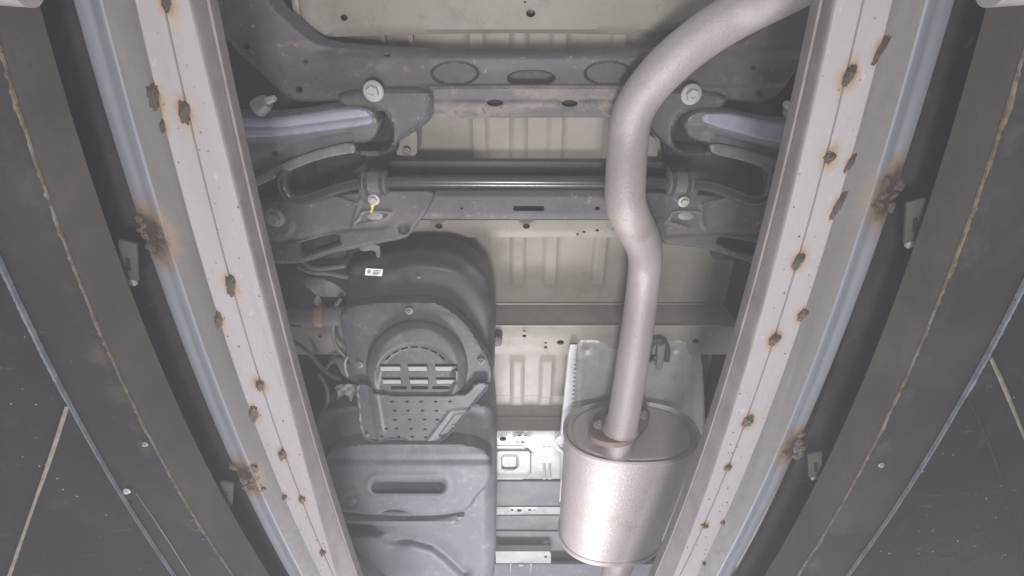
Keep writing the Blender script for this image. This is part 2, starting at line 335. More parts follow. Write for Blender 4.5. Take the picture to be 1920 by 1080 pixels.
def loft(name, prof, material, parent, label=None, closed=False, scorch=False, sub=1, wob=0, smooth=30):
    """prof: list of (function of Y -> x, z)"""
    V = []; F = []; n = len(prof)
    for i, Y in enumerate(YS):
        for fx, z in prof:
            V.append((fx(Y) , Y, z + (noise.noise((Y * 9, z * 7, 3)) * wob)))
    m = n if closed else n - 1
    for i in range(len(YS) - 1):
        for k in range(m):
            F.append((i * n + k, i * n + (k + 1) % n, (i + 1) * n + (k + 1) % n, (i + 1) * n + k))
    if closed: F.append(tuple(range(n))); F.append(tuple((len(YS) - 1) * n + k for k in range(n))[::-1])
    V = [Vector(v) for v in V]
    o = link(name, V, F, material, parent, smooth, label=label)
    me = o.data
    bm = bmesh.new(); bm.from_mesh(me); bmesh.ops.recalc_face_normals(bm, faces=bm.faces); bm.to_mesh(me); bm.free()
    if scorch:
        at = me.color_attributes.new('scorch', 'FLOAT_COLOR', 'POINT')
        off = np.array(o.location + origin(parent)); co = np.array([tuple(v.co) for v in me.vertices]) + off
        val = np.zeros(len(co))
        for (p, r, s) in BURN:
            dd = (co - np.array(p)) / np.array([r, r * 1.5, r]); val = np.maximum(val, s * np.exp(-(dd ** 2).sum(1)))
        for i, v in enumerate(val): at.data[i].color = (v, v, v, 1)
    return o
def multi(fa, za, fb, zb, n):
    """n steps between two profile corners"""
    return [((lambda Y, t=k / n: fa(Y) * (1 - t) + fb(Y) * t), za * (1 - k / n) + zb * k / n) for k in range(n + 1)]

def weld_mesh(seed):
    bm = bmesh.new(); bmesh.ops.create_icosphere(bm, subdivisions=3, radius=1)
    for v in bm.verts:
        k = 1 + 0.42 * noise.noise(v.co * 1.8 + Vector((seed * 7, 0, 0))) + 0.45 * noise.noise(v.co * 6.0 + Vector((seed * 3, 2, 0)))
        v.co = v.co * k
    me = bpy.data.meshes.new('weld'); bm.to_mesh(me); bm.free(); me.materials.append(M['weld']); me.shade_smooth(); return me
WM = [weld_mesh(i) for i in range(5)]

WL = [((312, 2), 11, 20), ((345, 210), 13, 23), ((433, 535), 11, 25), ((487, 722), 10, 13), ((530, 853), 9, 13), ((567, 937), 8, 9), ((605, 1037), 7, 9),
      ((288, 182), 13, 26), ((305, 236), 5, 14), ((410, 600), 9, 17), ((476, 776), 11, 20), ((533, 932), 6, 7)]
WR = [((1592, 142), 12, 20), ((1555, 295), 12, 12), ((1497, 490), 11, 19), ((1451, 636), 12, 14), ((1403, 790), 12, 14), ((1365, 877), 9, 8), ((1320, 986), 9, 5), ((1355, 980), 5, 6),
      ((1651, 92), 7, 30), ((1594, 306), 6, 18), ((1572, 385), 8, 30), ((1504, 590), 9, 15), ((1320, 1057), 5, 5)]
BRK = {'L': [(283, 440), (458, 893)], 'R': [(1672, 362), (1494, 838)]}
for S_, lst in (('L', WL), ('R', WR)):
    for (p, a, b) in lst:
        BURN.append((tuple(PZ(*p, .5)), 0.004 + 0.00055 * a, 1.0 if b > 12 else 0.8))
    for p in BRK[S_]: BURN.append((tuple(PZ(*p, .52)), 0.026, 1.3))

def side(S_, sg):
    f = lambda nm, z, dx=0: (lambda Y: ex(nm + S_, z, Y) + dx * sg)     # dx > 0: away from the centre line
    word = 'left' if S_ == 'L' else 'right'
    r = empty('welded_rail', (ex('seam' + S_, .5, .3), .3, .5))
    r['label'] = ('pale twin-tube steel rail on the left with rusty tack welds, beside the fuel tank' if S_ == 'L' else
                  'pale twin-tube steel rail on the right with rusty tack welds, beside the muffler')
    r['category'] = 'steel rail'; r['group'] = 'welded rails either side of the car'
    # outer tube, inner tube, seam between
    prof = [(f('w', .5, 0), .56)] + [(f('w', .5, 0), .5015)] + multi(f('w', .5, -.0015), .5, f('seam', .5, .0011), .5, 8) + [(f('seam', .5, .0005), .5012), (f('seam', .5, .0005), .56)]
    loft('square_tube', prof, M['rail'], r, scorch=True)
    prof = [(f('seam', .5, -.0005), .55), (f('seam', .5, -.0005), .5012)] + multi(f('seam', .5, -.0011), .5, f('wi', .5, .001), .5, 8)
    loft('square_tube', prof, M['rail'], r, scorch=True)
    prof = [(f('wi', .5, .0012), .5001), (f('wi', .5, 0), .5015)] + multi(f('wi', .5, -.0002), .502, f('in', .5225, .003), .5225, 3)[0:] 
    loft('worn_shaded_face', prof, M['railside'], r, scorch=True)
    prof = [(f('in', .522, .0028), .5215), (f('in', .522, .0012), .5205), (f('in', .522, 0), .5215), (f('in', .522, 0), .5245), (f('in', .522, .004), .545)]
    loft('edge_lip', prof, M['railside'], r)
    # welds
    for i, (p, a, b) in enumerate(WL if S_ == 'L' else WR):
        d = 0.5 / ray(*p).z * 0.001
        place('weld', WM[i % 5], r, PZ(*p, .4995), (0, 0, (sg) * -0.22 if S_ == 'L' else 0.25), (a * d * .74, b * d * .9, 0.0035))
    # spatter drops
    V = []; F = []
    for k in range(38):
        Y = random.uniform(-0.05, .8); t = random.random(); x = ex('w' + S_, .5, Y) * (1 - t) + ex('wi' + S_, .5, Y) * t; q = random.uniform(.0005, .0013)
        i = len(V); V += [(x + q, Y, .4997), (x, Y + q * 1.3, .4997), (x - q, Y, .4997), (x, Y - q, .4997), (x, Y, .4985)]
        F += [(i + 4, i + j, i + (j + 1) % 4) for j in range(4)]
    o = link('weld_spatter', [Vector(v) for v in V], F, M['weld'], r, 60); o['kind'] = 'stuff'

    # galvanised channel next to it
    g = empty('galvanised_channel', (ex('rid' + S_, .515, .3), .3, .515))
    g['label'] = (f'grey galvanised channel with a bright ridge, between the {word} welded rail and dark beam')
    g['category'] = 'steel channel'; g['group'] = 'galvanised channels'
    z1, z2 = .530, .514
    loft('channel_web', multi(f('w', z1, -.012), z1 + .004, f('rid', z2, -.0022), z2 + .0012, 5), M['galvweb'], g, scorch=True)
    prof = [(f('rid', z2, -.0026), z2 + .0022), (f('rid', z2, -.0020), z2 + .0006), (f('rid', z2, -.0008), z2), (f('rid', z2, .0012), z2 + .0002), (f('rid', z2, .0030), z2 + .0016), (f('rid', z2, .0080), z2 + .0022),
             (f('rid', z2, .0084), z2 + .0027), (f('rid', z2, .0130), z2 + .0034)]
    for k in range(1, 10):
        t = math.radians(9.5 * k); prof.append((f('rid', z2, .0130 + .022 * math.sin(t)), z2 + .0034 + .022 * (1 - math.cos(t))))
    prof.append((f('rid', z2, .036), .61))
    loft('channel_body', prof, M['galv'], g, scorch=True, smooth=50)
    for j, p in enumerate(BRK[S_]):
        d = .515 / ray(*p).z * .001; c = PZ(*p, .520)
        for q in range(9):
            cx = c.x - sg * .004 + random.uniform(-1, 1) * 22 * d; cy = c.y + random.uniform(-1, 1) * 34 * d
            place('weld', WM[(q + j) % 5], g, (cx, cy, .5165 + max(0, sg * (cx - ex('rid' + S_, z2, cy)) - .008) * .25), (0, 0, q), (random.uniform(4, 10) * d, random.uniform(5, 13) * d, .0022))
        # tab bracket that ties the channel to the beam
        ox = sg * 0.022
        bx, by = c.x + sg * .030, c.y + .028
        V = []; zz = .515
        box('bracket', (bx, by, zz), (.018, .048, .004), M['beam'], g, .001, rot=sg * -.3)
        box('bracket_slot', (bx + sg * .001, by + .004, zz - .0024), (.004, .016, .0015), M['plate'], g, .0004, rot=sg * -.3)
        box('bracket_clip', (bx + sg * .008, by + .027, zz + .002), (.010, .008, .006), M['dull'], g, .001, rot=sg * -.3)
    # dark beam
    b = empty('lift_beam', (ex('rus' + S_, .45, .3), .3, .45))
    b['label'] = f'dark brown-black steel beam with a rust-eaten lower edge on the far {word}, next to the scuffed plate'
    b['category'] = 'steel beam'; b['group'] = 'dark lift beams'
    zr, zd = .452, .50
    loft('beam_side', multi(f('rus', zr, .0008), zr + .0012, f('dk', zd, 0), zd, 6) + [(f('dk', zd, .004), zd + .002), (f('dk', zd, .03), zd + .002)], M['beam'], b)
    loft('gap_shade_strip', [(f('dk', .56, -.042), .575), (f('dk', .56, -.042), .565), (f('dk', .56, .01), .565)], M['beamlow'], b)  # dark sheet added for the shade in the gap beside the channel
    BE = BURN[:]; BURN.clear()
    for k in range(26):
        Y = -0.1 + k * .045; BURN.append(((ex('rus' + S_, .452, Y) + sg * .012, Y + random.uniform(-.01, .01), .452), random.uniform(.006, .022), random.uniform(.1, .5)))
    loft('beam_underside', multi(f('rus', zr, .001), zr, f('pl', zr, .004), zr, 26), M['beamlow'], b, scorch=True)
    BURN.clear(); BURN.extend(BE)
    # flaky rust edge: ragged strip
    V = []; F = []; n = 700
    for k in range(n):
        Y = -.2 + 1.3 * k / n; x = ex('rus' + S_, zr, Y); wv = .0004 + max(0, noise.noise((Y * 28, sg, 0)) + (.25 if Y < .25 and sg > 0 else 0)) * .0045 + max(0, noise.noise((Y * 160, sg, 4))) * .003
        V += [(x - sg * .0006, Y, zr + .0014), (x - sg * .0002, Y, zr - .0007), (x + sg * wv, Y, zr - .0008)]
        if k: i = 3 * k; F += [(i, i + 1, i - 2, i - 3), (i + 1, i + 2, i - 1, i - 2)]
    link('rust_edge', [Vector(v) for v in V], F, M['rust'], b, 50)
    place('bolt', BOLTD, b, PZ(*((272, 833) if S_ == 'L' else (1652, 872)), .4505), (0, 0, 0), .0035)
    # scuffed plate
    pl = empty('side_plate', (ex('pl' + S_, .446, .3), .3, .446))
    pl['label'] = f'scuffed black steel plate filling the bottom {word} corner, outside the dark beam'
    pl['category'] = 'steel plate'; pl['group'] = 'scuffed side plates'
    zp = .446
    loft('plate_panel', multi(f('pl', zp, .0), zp, lambda Y: sg * 1.3, zp, 14), M['plate'], pl)
    # chipped edge: thickness varies along its length
    V = []; F = []; n = 900
    for k in range(n):
        Y = 0.0 + 1.1 * k / n; x = ex('pl' + S_, zp, Y)
        wide = .0020 if Y < PZ(*((118, 752) if S_ == 'L' else (1812, 745)), zp).y else (.0007 if Y < PZ(*((215, 905) if S_ == 'L' else (1665, 985)), zp).y else .0002)
        wv = wide * (.75 + .8 * max(0, noise.noise((Y * 60, sg * 3, 0))) + .7 * max(0, noise.noise((Y * 220, sg, 9))))
        if noise.noise((Y * 35, sg * 5, 2)) < -.32 and wide < .002: wv = .0002
        V += [(x - sg * .0005, Y, zp + .004), (x - sg * .0007, Y, zp - .0009), (x + sg * wv, Y, zp - .0009), (x + sg * (wv + .0004), Y, zp + .002)]
        if k:
            i = 4 * k; F += [(i + q, i + q + 1, i + q - 3, i + q - 4) for q in range(3)]
    link('chipped_edge', [Vector(v) for v in V], F, M['chip'], pl, 50)
    return r, g, b, pl
sideL = side('L', -1); sideR = side('R', 1)
# sealant lines and small fittings on the plates
tube('sealant_line', [PZ(126, 762, .445), PZ(95, 860, .445), PZ(62, 950, .445), PZ(14, 1090, .445)], [.0022, .0026, .0016, .0026], M['seal'], sideL[3], 8, 2, flat=.4)
tube('sealant_line', [PZ(1858, 672, .445), PZ(1885, 730, .445), PZ(1925, 830, .445)], [.0028, .0040, .0022], M['seal'], sideR[3], 8, 2, flat=.4)
tube('sealant_line', [PZ(1815, 748, .4455), PZ(1845, 805, .4455), PZ(1885, 920, .4455), PZ(1925, 1080, .4455)], [.0009, .0013, .0009, .001], M['plate'], sideR[3], 6, 2)
tube('scratch_line', [PZ(255, 925, .4455), PZ(300, 990, .4455), PZ(360, 1085, .4455)], [.0003, .0006, .0005], M['chip'], sideL[3], 5, 1)
place('bolt', BOLT, sideL[3], PZ(238, 921, .444), (0, 0, 0), .0042, 'pale round bolt head on the plate edge')
for px, py in ((360, 975), (370, 994), (380, 1011)):
    box('rust_flake', PZ(px, py, .4505), (.005, .0016, .0010), M['rust'], sideL[2], .0004)
# cross tubes that carry the beams at the near end
for S_, px, sg in (('L', 18, -1), ('R', 1893, 1)):
    c = PZ(px, -40, .44)
    t = tube('cross_tube', [Vector((c.x - sg * .022, c.y + .002, .425)), Vector((c.x + sg * .3, c.y - .02, .425))], 0.016, M['dull'], None, 24, 0, label=None)
    t['label'] = ('pale round cross tube under the left dark beam, in the top left corner' if sg < 0 else 'pale round cross tube under the right dark beam, in the top right corner')
    t['category'] = 'cross tube'; t['group'] = 'cross tubes'

# ------------------------------------------------------------------ the car underbody
car = empty('car_underbody', (0, .6, 1.02))
car['label'] = 'car underside with beige floor, black subframe, exhaust pipe and muffler between the two rails'
car['category'] = 'car underbody'

# floor pan with pressed ribs
def floor():
    xs = np.unique(np.round(np.concatenate([np.arange(-1.1, -.46, .05), np.arange(-.46, .46, .0045), np.arange(.46, 1.11, .05)]), 5))
    ys = np.unique(np.round(np.concatenate([np.arange(-.6, -.1, .05), np.arange(-.1, 1.75, .008), np.arange(1.75, 3.4, .06)]), 5))
    X, Y = np.meshgrid(xs, ys); Z = np.full(X.shape, 1.02)
    ribs = [-.062, .013, .083, .187, .30]
    zones = [(-.3, .52), (.50, .595), (.76, .94), (1.2, 1.3)]
    for (a, b) in zones:
        for r in ribs:
            e = ss(Y, a, a + .015) * (1 - ss(Y, b - .02, b - .004))
            Z -= .007 * e * (1 - ss(np.abs(X - r), .010, .0185))
    # raised panel between the cross members, steps
    Z -= .016 * ss(Y, .70, .71) * (1 - ss(Y, .888, .896)) * (1 - ss(np.abs(X), .42, .44))
    V = [Vector(v) for v in np.stack([X.ravel(), Y.ravel(), Z.ravel()], 1)]
    n = len(xs); F = [(j * n + i, (j + 1) * n + i, (j + 1) * n + i + 1, j * n + i + 1) for j in range(len(ys) - 1) for i in range(n - 1)]
    return link('floor_panel', V, F, M['body'], car, 40)
FL = floor()

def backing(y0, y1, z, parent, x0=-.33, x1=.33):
    box('dark_backing', ((x0 + x1) / 2, (y0 + y1) / 2, z), (x1 - x0, y1 - y0, .002), M['void'], parent, 0)  # dark sheet added so the holes in front of it look shaded
def member(name, y0, y1, zlow, holes_px, mtl, x0=-.55, x1=.55, label=None, ztop=1.018, bead=True):
    """hat section cross member: bottom face between depths y0..y1 at zlow, walls up to the floor"""
    def px(x, y, z):
        p = Vector((x, y, z)); d = p.dot(Fv); return (960 + FPX * p.x / d, 540 - FPX * p.dot(Uv) / d)
    nx = 24
    out = [px(x0 + (x1 - x0) * k / nx, y0, zlow) for k in range(nx + 1)] + [px(x1 + (x0 - x1) * k / nx, y1, zlow) for k in range(nx + 1)]
    return sheet(name, out, zlow, mtl, car, holes=holes_px, step=9, rnd=5, skirt=ztop - zlow, hskirt=.004, sm=0, label=label, smooth=50)
hole = lambda x, y, r, q=.62: ell(x, y, r, r * q, 12)
# rear panel at the top of the picture
FR = sheet('rear_panel', [(505, -60), (560, -60), (565, 40), (572, 72), (700, 66), (860, 63), (1000, 62), (1110, 64), (1200, 66), (1330, 40), (1500, 20), (1620, 10), (1620, -60)], .955, M['body'], car,
           holes=[hole(645, 33, 7, .9), hole(995, 25, 9, .85), ell(984, 4, 3, 2, 8)], step=10, rnd=6, skirt=.06, sm=1)
sheet('panel_seam', [(540, -60), (556, -60), (562, 40), (566, 66), (557, 60), (549, 20)], .950, M['body'], car, step=7, rnd=2, skirt=.01)
for px in (716, 768):
    sheet('floor_clip', [(px - 4, 66), (px + 5, 64), (px + 8, 92), (px + 2, 94)], 1.0, M['body'], car, step=6, skirt=.012, sm=0)
MB1 = member('cross_member', .413, .4506, .985, [hole(823, 424, 7, .75), hole(987, 424, 7, .75), hole(1083, 439, 3), hole(1095, 435, 3.5), hole(1120, 432, 4), hole(1150, 429, 3)], M['body'])
MB2 = member('cross_member', .627, .700, .925, [hole(983, 621, 3), hole(983, 630, 4.5), hole(1023, 643, 3), hole(1023, 651, 4), hole(1051, 642, 7), hole(1305, 640, 7), hole(600, 631, 4)], M['body'])
MB3 = member('cross_member', .966, 1.136, .964, [hole(943, 823, 6.5), hole(974, 816.5, 3.5), hole(986, 816.5, 2.5), hole(970, 829, 2.5), hole(980, 829, 3.5)], M['bare'],
             label='bright bare cross member beside the fuel tank', x0=-.3, x1=.30)
backing(.417, .447, 1.0, MB1, -.3, .3); backing(.632, .695, .95, MB2); backing(.97, 1.02, .985, MB3, -.05, .2)
MB3b = member('cross_member_wing', .9665, 1.134, .967, [], M['body'], x0=.301, x1=.55)
# wall of that member is painted
sheet('front_wall', [(925, 779), (1320, 779), (1320, 808), (925, 808)], .9655, M['body'], car, plane='y', step=12, sm=0, skirt=-.0005, label='beige painted wall in front of the bright cross member')
# pressings on the bright member
def press(P, d):
    dd = np.where(inside(P, np.array(rrect(928, 843, 996, 893, 8))), 1, -1) * dist(P, rrect(928, 843, 996, 893, 8))
    e2 = np.where(inside(P, np.array(rrect(940, 854, 970, 880, 6))), 1, -1) * dist(P, rrect(940, 854, 970, 880, 6))
    return -.006 * ss(dd, -1, 3) + .009 * ss(e2, -1, 3)
sheet('pressed_panel', [(905, 836), (1002, 836), (1004, 899), (905, 899)], .9625, M['bare'], car, h=press, step=3, skirt=.002, sm=1, label='bright panel pressed with two nested rounded squares')
for px in (1019, 1029): sheet('stiffening_bead', [(px - 2, 838), (px + 3, 838), (px + 5, 899), (px - 1, 899)], .9605, M['bare'], car, step=3, rnd=2, skirt=.003, sm=0)
sheet('channel_strip', [(929, 951), (1070, 951), (1070, 964), (929, 965)], .985, M['bare'], car, holes=[hole(960, 956, 3, .7), hole(973.5, 957, 5, .6), hole(993, 956, 4, .5), hole(1002, 956, 2)], step=7, rnd=1, skirt=.02, sm=0, label='narrow bright strip with small holes')
sheet('tray_panel', [(929, 903), (1075, 903), (1075, 950), (929, 950)], .990, M['sub2'], car, step=10, skirt=.01, sm=0)
sheet('tray_panel', [(929, 967), (1075, 967), (1075, 994), (929, 993)], .995, M['sub2'], car, step=10, rnd=2, skirt=.01, sm=0)
sheet('tray_panel', [(929, 996), (1075, 997), (1075, 1032), (929, 1032)], .990, M['sub2'], car, step=10, rnd=2, skirt=.01, sm=0)
BR = sheet('rear_bracket', [(929, 1034), (1030, 1034), (1033, 1038), (1033, 1056), (930, 1056)], .950, M['bare'], car, holes=[hole(1023, 1044, 3.5, .7)], step=6, rnd=2, skirt=.02, sm=0, label='bright bracket with two hanging pins')
for x in (958, 996): tube('pin', [PZ(x, 1055, .95), PZ(x - 1, 1072, .945)], .0016, M['bare'], BR, 8, 0)
box('pin_clip', PZ(977, 1059, .948), (.014, .006, .006), M['bare'], BR, .001)
sheet('tray_panel', [(925, 1058), (1330, 1058), (1380, 1100), (1380, 1180), (905, 1180)], .97, M['tank'], car, step=16, skirt=.01, sm=0)

# long side members and dark liners outboard
for sg in (-1, 1):
    word = 'left' if sg < 0 else 'right'
    V = []; F = []
    ys = np.arange(-.4, 2.2, .05)
    prof = [(.475, 1.016), (.48, .93), (.49, .915), (.54, .91), (.55, .93), (.53, 1.0), (.56, 1.0)] if sg > 0 else [(.36, 1.016), (.365, .95), (.375, .935), (.50, .93), (.53, .95), (.53, 1.0), (.56, 1.0)]
    for y in ys:
        for x, z in prof: V.append(Vector((sg * x, y, z)))
    n = len(prof)
    for j in range(len(ys) - 1):
        for i in range(n - 1):
            q = (j * n + i, j * n + i + 1, (j + 1) * n + i + 1, (j + 1) * n + i); F.append(q if sg < 0 else q[::-1])
    link('side_member', V, F, M['void'], car, 40)

# ---- dark liners on the left between rail and housing, and behind the subframe
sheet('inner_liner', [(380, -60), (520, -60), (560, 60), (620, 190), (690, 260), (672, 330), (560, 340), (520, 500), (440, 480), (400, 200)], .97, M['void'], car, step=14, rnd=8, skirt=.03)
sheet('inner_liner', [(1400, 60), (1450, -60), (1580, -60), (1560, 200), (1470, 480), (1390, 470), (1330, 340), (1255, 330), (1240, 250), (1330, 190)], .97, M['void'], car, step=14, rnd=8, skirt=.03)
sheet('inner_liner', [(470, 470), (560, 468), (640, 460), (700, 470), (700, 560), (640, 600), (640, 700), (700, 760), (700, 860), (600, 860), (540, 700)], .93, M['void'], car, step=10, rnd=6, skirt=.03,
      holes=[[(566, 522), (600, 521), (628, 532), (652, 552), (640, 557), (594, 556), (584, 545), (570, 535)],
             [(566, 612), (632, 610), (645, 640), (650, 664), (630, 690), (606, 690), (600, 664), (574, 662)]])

# ---- subframe
def subh(P, d):
    H = np.zeros(len(P))
    for cx in (853, 1140):
        e = np.hypot((P[:, 0] - cx) / 45, (P[:, 1] - 137) / 23)
        H += .012 * (1 - ss(e, .90, 1.02))
    H += .012 * ss(P[:, 1], 104, 94) if False else 0
    H += .010 * (1 - ss(P[:, 1], 92, 112)) * ss(P[:, 0], 560, 640)
    H -= .007 * ss(P[:, 1], 156, 166) * (ss(P[:, 0], 760, 800))
    a = dist(P, [(430, 40), (540, 130), (640, 150), (700, 130)], False); H -= .004 * np.exp(-(a / 22) ** 2)
    return H
arm = [(392, -50), (480, -50), (506, 6), (548, 46), (575, 68), (605, 84), (700, 92), (830, 98), (960, 100), (1100, 98), (1200, 92), (1330, 92), (1410, 72), (1460, 20), (1500, -50), (1600, -50), (1560, 60),
       (1500, 120), (1462, 178), (1430, 196), (1395, 192), (1350, 186), (1250, 172), (1170, 168), (960, 166), (808, 168), (700, 186), (640, 190), (575, 192), (541, 187), (510, 156), (474, 125), (430, 80), (400, 40)]
SF = sheet('subframe', arm, .872, M['sub'], car, h=subh, step=3, rnd=7, skirt=.05, hskirt=.012, sm=1, hrnd=3,
           holes=[ell(996, 147, 44, 14, 26), ell(463, 88, 6, 5, 10), ell(561, 168, 6, 5.5, 10), ell(1424, 176, 6, 5, 10), ell(573, 116, 3, 2.5, 8), ell(1412, 127, 3, 3, 8), ell(726, 104, 6, 2.2, 8)])
sheet('hole_backing', [(620, 112), (1400, 112), (1400, 160), (620, 160)], .93, M['sub'], SF, step=30, skirt=.01, sm=0)  # sheet added behind the oval hole to keep it dark
# lower lip of the front cross tube (two steps, two oval holes)
def liph(P, d): return -.004 * ss(P[:, 1], 188, 194) + .003 * np.exp(-((P[:, 1] - 205) / 3) ** 2)
sheet('subframe_lip', [(806, 162), (960, 160), (1120, 161), (1240, 164), (1240, 222), (1100, 220), (960, 221), (808, 223)], .857, M['lip'], SF, h=liph, step=5, rnd=4, skirt=.03, sm=0, hrnd=3,
      holes=[ell(928, 193, 15, 6.5, 18), ell(1068, 194, 15, 6.5, 18)])
backing(PZ(960, 172, .880).y, PZ(960, 214, .880).y, .880, SF, -.12, .22); backing(PZ(960, 366, .888).y, PZ(960, 404, .888).y, .888, SF, -.15, .22)
for q in (rrect(642, 196, 746, 286, 8), rrect(1252, 200, 1350, 288, 8), rrect(1335, 434, 1450, 488, 8), rrect(552, 432, 648, 484, 8)):
    sheet('dark_backing', q, .905 if q[0][1] < 300 else .872, M['void'], SF, step=12, skirt=.01, sm=0)  # dark sheets added as shade inside the brackets and slots
# U shaped mounting brackets
ubl = [(630, 178), (700, 168), (808, 168), (812, 190), (811, 222), (785, 243), (740, 270), (734, 288), (700, 294), (668, 290), (664, 282), (700, 285), (728, 279), (735, 262), (735, 235), (725, 210), (704, 206), (655, 205), (638, 196)]
def mir(pts, c=998.5): return [(2 * c - x, y) for x, y in pts]
ubr = [(1364, 180), (1300, 170), (1210, 168), (1205, 190), (1208, 230), (1235, 262), (1256, 276), (1262, 288), (1300, 296), (1332, 292), (1334, 284), (1300, 285), (1272, 279), (1261, 262), (1265, 235), (1276, 214), (1296, 209), (1345, 207), (1358, 198)]
def ubh(P, d): return -.002 * np.exp(-((d - 5) / 2.5) ** 2)
UBL = sheet('mounting_bracket', ubl, .840, M['sub'], SF, h=ubh, step=5, rnd=5, skirt=.055, sm=1)
UBR = sheet('mounting_bracket', ubr, .840, M['sub'], SF, h=ubh, step=5, rnd=5, skirt=.055, sm=1)
bolt(700, 171, .838, .0155, SF, BOLTB, label='large pale flange bolt left of the oval pressings', a=.4); bolt(1296, 177, .838, .0155, SF, BOLTB, label='large pale flange bolt right of the exhaust pipe', a=.2)
# sway bar
sb = lambda px, py, z=.822: PZ(px, py, z)
SW = tube('stabiliser_bar', [sb(552, 300, .85), sb(536, 322, .84), sb(530, 345), sb(540, 368), sb(560, 377), sb(600, 366), sb(640, 350), sb(680, 342), sb(760, 340), sb(960, 341), sb(1180, 342), sb(1300, 344), sb(1340, 350), sb(1385, 368), sb(1415, 378), sb(1438, 368), sb(1444, 345), sb(1440, 322, .84), sb(1425, 300, .85)], .0094, M['bar'], car, 20, 2)
for px in (704, 1273):
    V = []; c = sb(px, 342, .822)
    tube('bushing_clamp', [c + Vector((-.020, 0, 0)), c + Vector((-.018, 0, 0)), c + Vector((.018, 0, 0)), c + Vector((.020, 0, 0))], [.0165, .019, .019, .0165], M['sub'], SW, 24, 0)
    for dx in (-.012, .012):
        tube('bushing_rib', [c + Vector((dx - .003, 0, 0)), c + Vector((dx + .003, 0, 0))], .0205, M['bar'], SW, 24, 0)
# rear tube of the subframe and lower plates
RT = sheet('rear_tube', [(760, 358), (960, 357), (1130, 357), (1260, 360), (1260, 410), (1130, 411), (960, 411), (780, 410)], .862, M['sub'], SF, h=lambda P, d: -.004 * ss(P[:, 1], 364, 369), step=6, rnd=4, skirt=.04, sm=0,
           holes=[rrect(962, 386, 1021, 396, 4.5, 3), ell(1120, 391, 5, 4, 9), ell(866, 391, 3, 2, 8)])
sheet('bar_shadow_band', [(725, 302), (960, 303), (1250, 304), (1250, 334), (960, 333), (725, 333)], .905, M['plastic'], SF, step=8, rnd=3, skirt=.02, sm=0)  # dark sheet stands in for the shadow band above the bar
sheet('bar_shadow_band', [(725, 336), (1250, 336), (1250, 358), (725, 358)], .885, M['plastic'], SF, step=8, skirt=.02, sm=0)  # dark sheet for the shaded gap between bar and rear tube
for yy, zz, x0_, x1_ in ((.6235, 1.009, -.47, .47), (.6262, .9265, -.44, .44), (.9635, 1.008, -.2, .42), (.9655, .966, -.2, .3)):
    tube('edge_highlight_bead', [Vector((x0_, yy, zz)), Vector((x1_, yy, zz))], .0018, M['bare'], car, 8, 0)  # pale beads added to draw bright highlight lines along the edges
lpl = [(455, 395), (520, 372), (600, 372), (660, 360), (740, 356), (812, 355), (816, 368), (800, 400), (787, 415), (772, 436), (762, 447), (711, 456), (659, 468), (624, 474), (583, 489), (551, 495), (510, 494), (480, 480)]
slotl = [(560, 456), (600, 444), (629, 438), (637, 441), (639, 457), (610, 468), (570, 481), (563, 476)]
def lph(P, d):
    H = -.005 * ss(P[:, 1] - (-.115 * (P[:, 0] - 500) + 452), -4, 4) * 0
    e = dist(P, [(490, 452), (560, 448), (640, 430), (720, 424)], False); H += .004 * np.exp(-(e / 5) ** 2)
    e = dist(P, [(676, 372), (668, 396), (662, 424)], False); H -= .003 * np.exp(-(e / 3) ** 2)
    e = dist(P, [(735, 398), (720, 410), (662, 424)], False); H -= .003 * np.exp(-(e / 3) ** 2)
    e = dist(P, [(620, 366), (668, 381)], False); H -= .005 * np.exp(-(e / 3) ** 2)
    e = np.hypot(P[:, 0] - 516, P[:, 1] - 420); H -= .006 * (1 - ss(e, 26, 40))
    e = np.hypot(P[:, 0] - 757, P[:, 1] - 428); H += .010 * (1 - ss(e, 6, 13))
    return H
LPL = sheet('lower_arm_plate', lpl, .838, M['sub'], SF, h=lph, step=2.6, rnd=6, skirt=.04, hskirt=.014, sm=1, holes=[slotl], hrnd=3)
lpr = [(1192, 360), (1260, 360), (1340, 366), (1420, 374), (1470, 380), (1480, 430), (1450, 500), (1421, 497), (1380, 484), (1339, 470), (1290, 462), (1240, 458), (1222, 430), (1200, 405)]
slotr = [(1345, 446), (1352, 443), (1390, 450), (1432, 458), (1436, 482), (1420, 482), (1370, 468), (1344, 456)]
def lphr(P, d):
    H = np.zeros(len(P))
    e = dist(P, [(1230, 408), (1290, 426)], False); H -= .004 * np.exp(-(e / 3) ** 2)
    e = dist(P, [(1316, 386), (1318, 420), (1326, 432)], False); H -= .003 * np.exp(-(e / 3) ** 2)
    e = dist(P, [(1318, 382), (1366, 370)], False); H -= .005 * np.exp(-(e / 3) ** 2)
    e = dist(P, [(1240, 440), (1340, 436), (1440, 440)], False); H += .004 * np.exp(-(e / 5) ** 2)
    return H
LPR = sheet('lower_arm_plate', lpr, .838, M['sub'], SF, h=lphr, step=2.6, rnd=6, skirt=.04, hskirt=.014, sm=1, holes=[slotr], hrnd=3)
